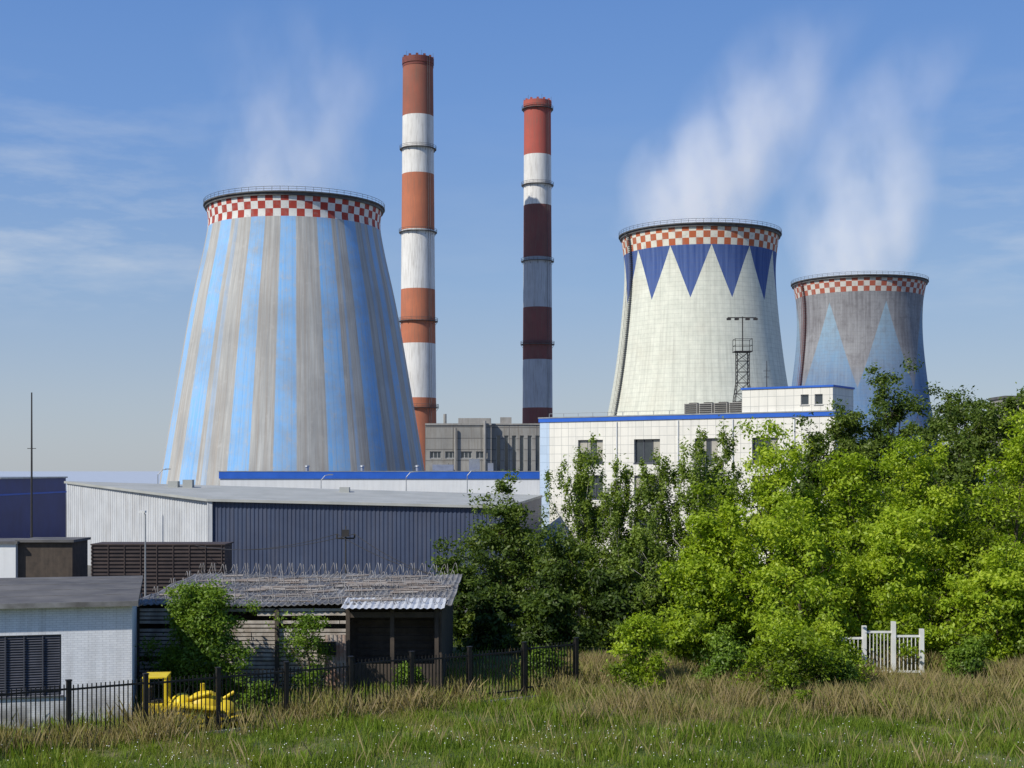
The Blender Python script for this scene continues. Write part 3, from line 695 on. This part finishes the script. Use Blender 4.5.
def tree(name,x,y,h,R,mat,style='round',nc=110,lpc=190,ls=.11,seed=0,cb=.18,bark=m_bark,tone=.5):
    r=np.random.default_rng(seed); g=G(); z0=float(gz(x,y))-.1
    nt=7; tp=[Vector((0,0,0))]; wob=r.normal(size=(nt,2))*.03*h
    for i in range(1,nt): f=i/(nt-1); tp.append(Vector((wob[i,0]*f,wob[i,1]*f,h*.9*f)))
    tr=.014*h+.03
    for i in range(nt-1): g.tube(tp[i],tp[i+1],tr*(1-.85*i/(nt-1)),tr*(1-.85*(i+1)/(nt-1)),7,False)
    def trunk(f): q=f*(nt-1); i=min(int(q),nt-2); return tp[i].lerp(tp[i+1],q-i)
    C=[];cr=[];lt=[]
    nl=int(nc/6)
    lobes=r.normal(size=8)
    for i in range(nl):
        f=cb+(1-cb)*((i+r.random())/nl); az=i*2.4+r.normal()*.4
        env={'round':max(.2,math.sin(math.pi*min(1,(f-cb)/(1-cb)*.86+.16))**.7),'birch':max(.15,math.sin(math.pi*min(1,(f-cb)/(1-cb)*.8+.22))**.9),'bush':max(.3,math.cos(math.pi/2*max(0,f-.1))**.6)}[style]
        rr=R*env*(1+.28*math.sin(az*2+lobes[0]*3)+.2*lobes[i%8])*(.65+.6*r.random())
        s=trunk(min(max(f-.26,.04),.95)); end=Vector((math.cos(az)*rr,math.sin(az)*rr,h*min(f+.07*r.normal(),1.02)))
        if end.z<.3: end.z=.3
        mid=s.lerp(end,.5)+Vector((0,0,.05*h)); lr=tr*.38*(1.1-f)
        g.tube(s,mid,lr+.012,lr*.6+.01,5,False); g.tube(mid,end,lr*.6+.01,.008,5,False)
        bt=r.normal()*.16; C.append(tuple(end)); cr.append(.4+.35*r.random()); lt.append(bt)
        for k in range(5):
            q=.25+.75*r.random(); b=(s.lerp(mid,q*2) if q<.5 else mid.lerp(end,q*2-1)); tip=b+Vector(tuple(r.normal(size=3)))*(R*.22)+Vector((0,0,-.15 if style=='birch' else .2))
            g.tube(b,tip,.016,.005,4,False); C.append(tuple(tip)); cr.append(.3+.5*r.random()); lt.append(bt)
    for k in range(3): C.append((tp[-1].x+r.normal()*.2,tp[-1].y+r.normal()*.2,h*(.9+.03*k))); cr.append(.4); lt.append(0)
    C=np.array(C); cr=np.array(cr)*(R/3.6)**.5*(1.15 if style!='birch' else .9); C[:,2]=np.maximum(C[:,2],.3)
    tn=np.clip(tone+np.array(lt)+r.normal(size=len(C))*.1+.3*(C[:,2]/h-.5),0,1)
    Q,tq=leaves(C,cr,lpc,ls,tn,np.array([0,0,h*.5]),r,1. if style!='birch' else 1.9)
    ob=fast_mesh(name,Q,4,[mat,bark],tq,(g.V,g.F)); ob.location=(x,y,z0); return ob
sd_=100
def T_(*a,**k):
    global sd_; sd_+=1; return tree(*a,seed=sd_,**k)
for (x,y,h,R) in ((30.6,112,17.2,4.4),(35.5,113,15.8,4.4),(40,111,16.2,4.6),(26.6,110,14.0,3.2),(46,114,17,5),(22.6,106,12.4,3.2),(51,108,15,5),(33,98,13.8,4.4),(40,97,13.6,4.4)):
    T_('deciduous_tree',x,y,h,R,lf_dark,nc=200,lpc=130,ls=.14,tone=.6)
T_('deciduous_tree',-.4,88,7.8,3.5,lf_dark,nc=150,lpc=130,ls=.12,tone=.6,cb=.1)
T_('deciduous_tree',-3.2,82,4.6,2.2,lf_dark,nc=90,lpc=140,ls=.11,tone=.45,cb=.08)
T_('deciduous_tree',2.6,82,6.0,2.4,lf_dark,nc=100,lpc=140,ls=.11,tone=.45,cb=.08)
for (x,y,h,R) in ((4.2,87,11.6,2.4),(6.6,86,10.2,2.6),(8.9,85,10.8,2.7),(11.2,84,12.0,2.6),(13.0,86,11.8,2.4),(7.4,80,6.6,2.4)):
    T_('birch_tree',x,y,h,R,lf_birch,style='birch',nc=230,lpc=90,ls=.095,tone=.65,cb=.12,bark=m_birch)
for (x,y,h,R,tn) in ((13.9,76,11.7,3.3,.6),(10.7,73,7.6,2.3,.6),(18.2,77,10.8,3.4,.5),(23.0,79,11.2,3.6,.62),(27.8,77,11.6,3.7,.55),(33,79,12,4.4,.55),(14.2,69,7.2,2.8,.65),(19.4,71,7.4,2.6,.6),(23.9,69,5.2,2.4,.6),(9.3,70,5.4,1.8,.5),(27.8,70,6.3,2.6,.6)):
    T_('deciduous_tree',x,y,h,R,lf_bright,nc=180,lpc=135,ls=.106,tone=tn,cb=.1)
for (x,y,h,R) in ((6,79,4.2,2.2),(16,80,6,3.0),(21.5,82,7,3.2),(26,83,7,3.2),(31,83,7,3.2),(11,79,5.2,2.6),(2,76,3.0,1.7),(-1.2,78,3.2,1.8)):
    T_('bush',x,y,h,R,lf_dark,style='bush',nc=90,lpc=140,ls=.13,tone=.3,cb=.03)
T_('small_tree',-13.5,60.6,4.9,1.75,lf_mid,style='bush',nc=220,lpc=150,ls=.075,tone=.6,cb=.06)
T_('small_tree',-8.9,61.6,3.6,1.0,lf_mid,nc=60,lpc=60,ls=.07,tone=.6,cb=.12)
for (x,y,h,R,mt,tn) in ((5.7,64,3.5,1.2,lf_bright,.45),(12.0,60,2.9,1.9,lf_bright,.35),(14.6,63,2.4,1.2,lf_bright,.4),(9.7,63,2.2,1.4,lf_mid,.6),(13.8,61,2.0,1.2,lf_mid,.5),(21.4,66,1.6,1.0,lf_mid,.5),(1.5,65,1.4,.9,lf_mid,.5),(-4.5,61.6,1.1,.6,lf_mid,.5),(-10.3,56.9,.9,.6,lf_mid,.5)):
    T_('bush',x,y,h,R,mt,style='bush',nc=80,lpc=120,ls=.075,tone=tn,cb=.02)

# grass ---------------------------------------------------------------
gm=leafmat('grass_blades',[(.07,.12,.015),(.14,.22,.02),(.22,.30,.035),(.30,.27,.10),(.38,.30,.17)],.35)
def blades(name,n,x0,x1,y0,y1,hfn,wid,tfn,dens,seed):
    r=np.random.default_rng(seed); X=r.uniform(x0,x1,n); Y=r.uniform(y0,y1,n); k=r.random(n)<dens(X,Y); X=X[k];Y=Y[k]; n=len(X)
    h=hfn(X,Y,r)*(.5+.8*r.random(n)); az=r.uniform(0,6.28,n); w=wid*(.6+.8*r.random(n)); ln=r.normal(size=(n,2))*.24*h[:,None]; Z=gz(X,Y)-.03
    dx=np.cos(az)*w;dy=np.sin(az)*w
    a=np.stack([X-dx,Y-dy,Z],1);b=np.stack([X+dx,Y+dy,Z],1);m2=np.stack([X+dx*.6+ln[:,0]*.5,Y+dy*.6+ln[:,1]*.5,Z+h*.6],1);c=np.stack([X+ln[:,0],Y+ln[:,1],Z+h],1)
    return fast_mesh(name,np.stack([a,b,m2,c],1),4,[gm],np.clip(tfn(X,Y,r),0,1))
def nz(X,Y,s,p=0): return (np.sin(X*s+1.7+p)*np.cos(Y*s*1.2-.6+p)+.6*np.sin(X*s*2.3+Y*s*1.9+p)+.4*np.sin(X*s*4.1-Y*s*3.7+2*p))/2+.5
def fl(X): return 44.1+(X+25.4)*19/28.3
blades('meadow_grass',560000,-28,32,42,70,lambda X,Y,r:.12+.28*np.clip(nz(X,Y,.9),0,1)**1.5,.012,lambda X,Y,r:.2+.35*nz(X,Y,.45,2)+r.normal(size=len(X))*.14,
   lambda X,Y:np.clip(.6+.5*nz(X,Y,.7,1),.3,1)*np.where((Y>fl(X))&(X<3),.3,1),11)
blades('dry_tall_grass',330000,-26,34,46,71,lambda X,Y,r:.5+.55*np.clip(nz(X,Y,.6,4),0,1),.0065,lambda X,Y,r:.8+.15*nz(X,Y,.8,3)+r.normal(size=len(X))*.13,
   lambda X,Y:np.clip((nz(X,Y,.33,5)-.0)*1.2,0.08,1)*np.where(X>2,np.clip((Y-53.5)/5,.05,1),np.clip(1.1-np.abs(Y-fl(X)+.2)/1.8,.04,1)),12)
blades('weeds',90000,-30,34,45,80,lambda X,Y,r:.3+.4*nz(X,Y,.9,4),.026,lambda X,Y,r:.2+.25*nz(X,Y,.8,3)+r.normal(size=len(X))*.1,
   lambda X,Y:np.clip((nz(X,Y,.7,8)-.45)*1.8,0,1),13)
r=np.random.default_rng(5); n=1100; X=r.uniform(-25,30,n);Y=r.uniform(42,54,n);Z=gz(X,Y)+r.uniform(.15,.35,n); s=.018
Q=np.stack([np.stack([X-s,Y,Z],1),np.stack([X,Y-s,Z-s*.6],1),np.stack([X+s,Y,Z],1),np.stack([X,Y+s,Z+s],1)],1)
fast_mesh('white_meadow_flowers',Q,4,[m_whitep],np.ones(n))

# ---------------------------------------------------------------- steam plumes
def plume(x,y,z,pts,dens,seed,nscale=.06,thr=(.4,.66),warp=20):
    """pts: list of (dz, cx, r)"""
    mat=bpy.data.materials.new('steam'); t=NT(mat); o=t.obj(); X,Y,Z=t.sep(o)[:3]; H=pts[-1][0]
    def curvev(k,mx):
        nd=t.n('ShaderNodeFloatCurve'); t.set(nd.inputs[1],t.m('DIVIDE',Z,H)); c=nd.mapping.curves[0]
        c.points[0].location=(0,pts[0][k]/mx+(.5 if k==1 else 0)); c.points[-1].location=(1,pts[-1][k]/mx+(.5 if k==1 else 0))
        for p in pts[1:-1]: c.points.new(p[0]/H,p[k]/mx+(.5 if k==1 else 0))
        nd.mapping.update(); v=nd.outputs[0]
        return t.m('MULTIPLY',t.m('SUBTRACT',v,.5),mx) if k==1 else t.m('MULTIPLY',v,mx)
    cx=curvev(1,160.); rr=curvev(2,50.)
    mp0=t.n('ShaderNodeMapping'); t.set(mp0.inputs[0],o); mp0.inputs['Location'].default_value=(seed*7.3,0,seed*2.)
    wn=t.noise(mp0.outputs[0],.04,1)
    wx=t.m('MULTIPLY',t.m('SUBTRACT',wn,.5),warp)
    dx=t.m('ADD',t.m('SUBTRACT',X,cx),wx); d2=t.m('ADD',t.m('MULTIPLY',dx,dx),t.m('MULTIPLY',Y,Y))
    fall=t.m('SUBTRACT',1,t.m('DIVIDE',d2,t.m('MULTIPLY',rr,rr)),clamp=True)
    mp=t.n('ShaderNodeMapping'); t.set(mp.inputs[0],o); mp.inputs['Location'].default_value=(seed*3.1,seed,0); mp.inputs['Scale'].default_value=(1,1,.6); mp.inputs['Rotation'].default_value=(0,.45,0)
    n=t.noise(mp.outputs[0],nscale,3,.62)
    de=t.m('MULTIPLY',fall,t.rng(n,*thr)); de=t.m('MULTIPLY',de,t.rng(Z,H,0,.0,1.)); de=t.m('MULTIPLY',de,dens)
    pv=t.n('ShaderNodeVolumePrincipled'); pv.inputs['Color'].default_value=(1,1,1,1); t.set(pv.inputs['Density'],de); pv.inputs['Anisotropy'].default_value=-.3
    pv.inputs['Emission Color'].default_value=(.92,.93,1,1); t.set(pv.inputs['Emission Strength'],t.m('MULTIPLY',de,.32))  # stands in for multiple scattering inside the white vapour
    ou=t.n('ShaderNodeOutputMaterial'); t.t.links.new(pv.outputs[0],ou.inputs['Volume'])
    try: mat.cycles.volume_step_rate=1.6
    except Exception: pass
    V=[];F=[];nn=20; m=12
    for j in range(m+1):
        zz=H*j/m
        for q in range(len(pts)-1):
            if pts[q][0]<=zz<=pts[q+1][0]+1e-6: break
        f=(zz-pts[q][0])/(pts[q+1][0]-pts[q][0]); c=pts[q][1]*(1-f)+pts[q+1][1]*f; R=(pts[q][2]*(1-f)+pts[q+1][2]*f)
        Rx=R+(8 if j>0 else 0)
        for k in range(nn): a=2*math.pi*k/nn; V.append((c+Rx*math.cos(a),R*math.sin(a),zz))
    for j in range(m):
        for k in range(nn): q=(k+1)%nn; F.append((j*nn+k,j*nn+q,(j+1)*nn+q,(j+1)*nn+k))
    F.append(tuple(range(nn-1,-1,-1))); F.append(tuple(range(m*nn,m*nn+nn)))
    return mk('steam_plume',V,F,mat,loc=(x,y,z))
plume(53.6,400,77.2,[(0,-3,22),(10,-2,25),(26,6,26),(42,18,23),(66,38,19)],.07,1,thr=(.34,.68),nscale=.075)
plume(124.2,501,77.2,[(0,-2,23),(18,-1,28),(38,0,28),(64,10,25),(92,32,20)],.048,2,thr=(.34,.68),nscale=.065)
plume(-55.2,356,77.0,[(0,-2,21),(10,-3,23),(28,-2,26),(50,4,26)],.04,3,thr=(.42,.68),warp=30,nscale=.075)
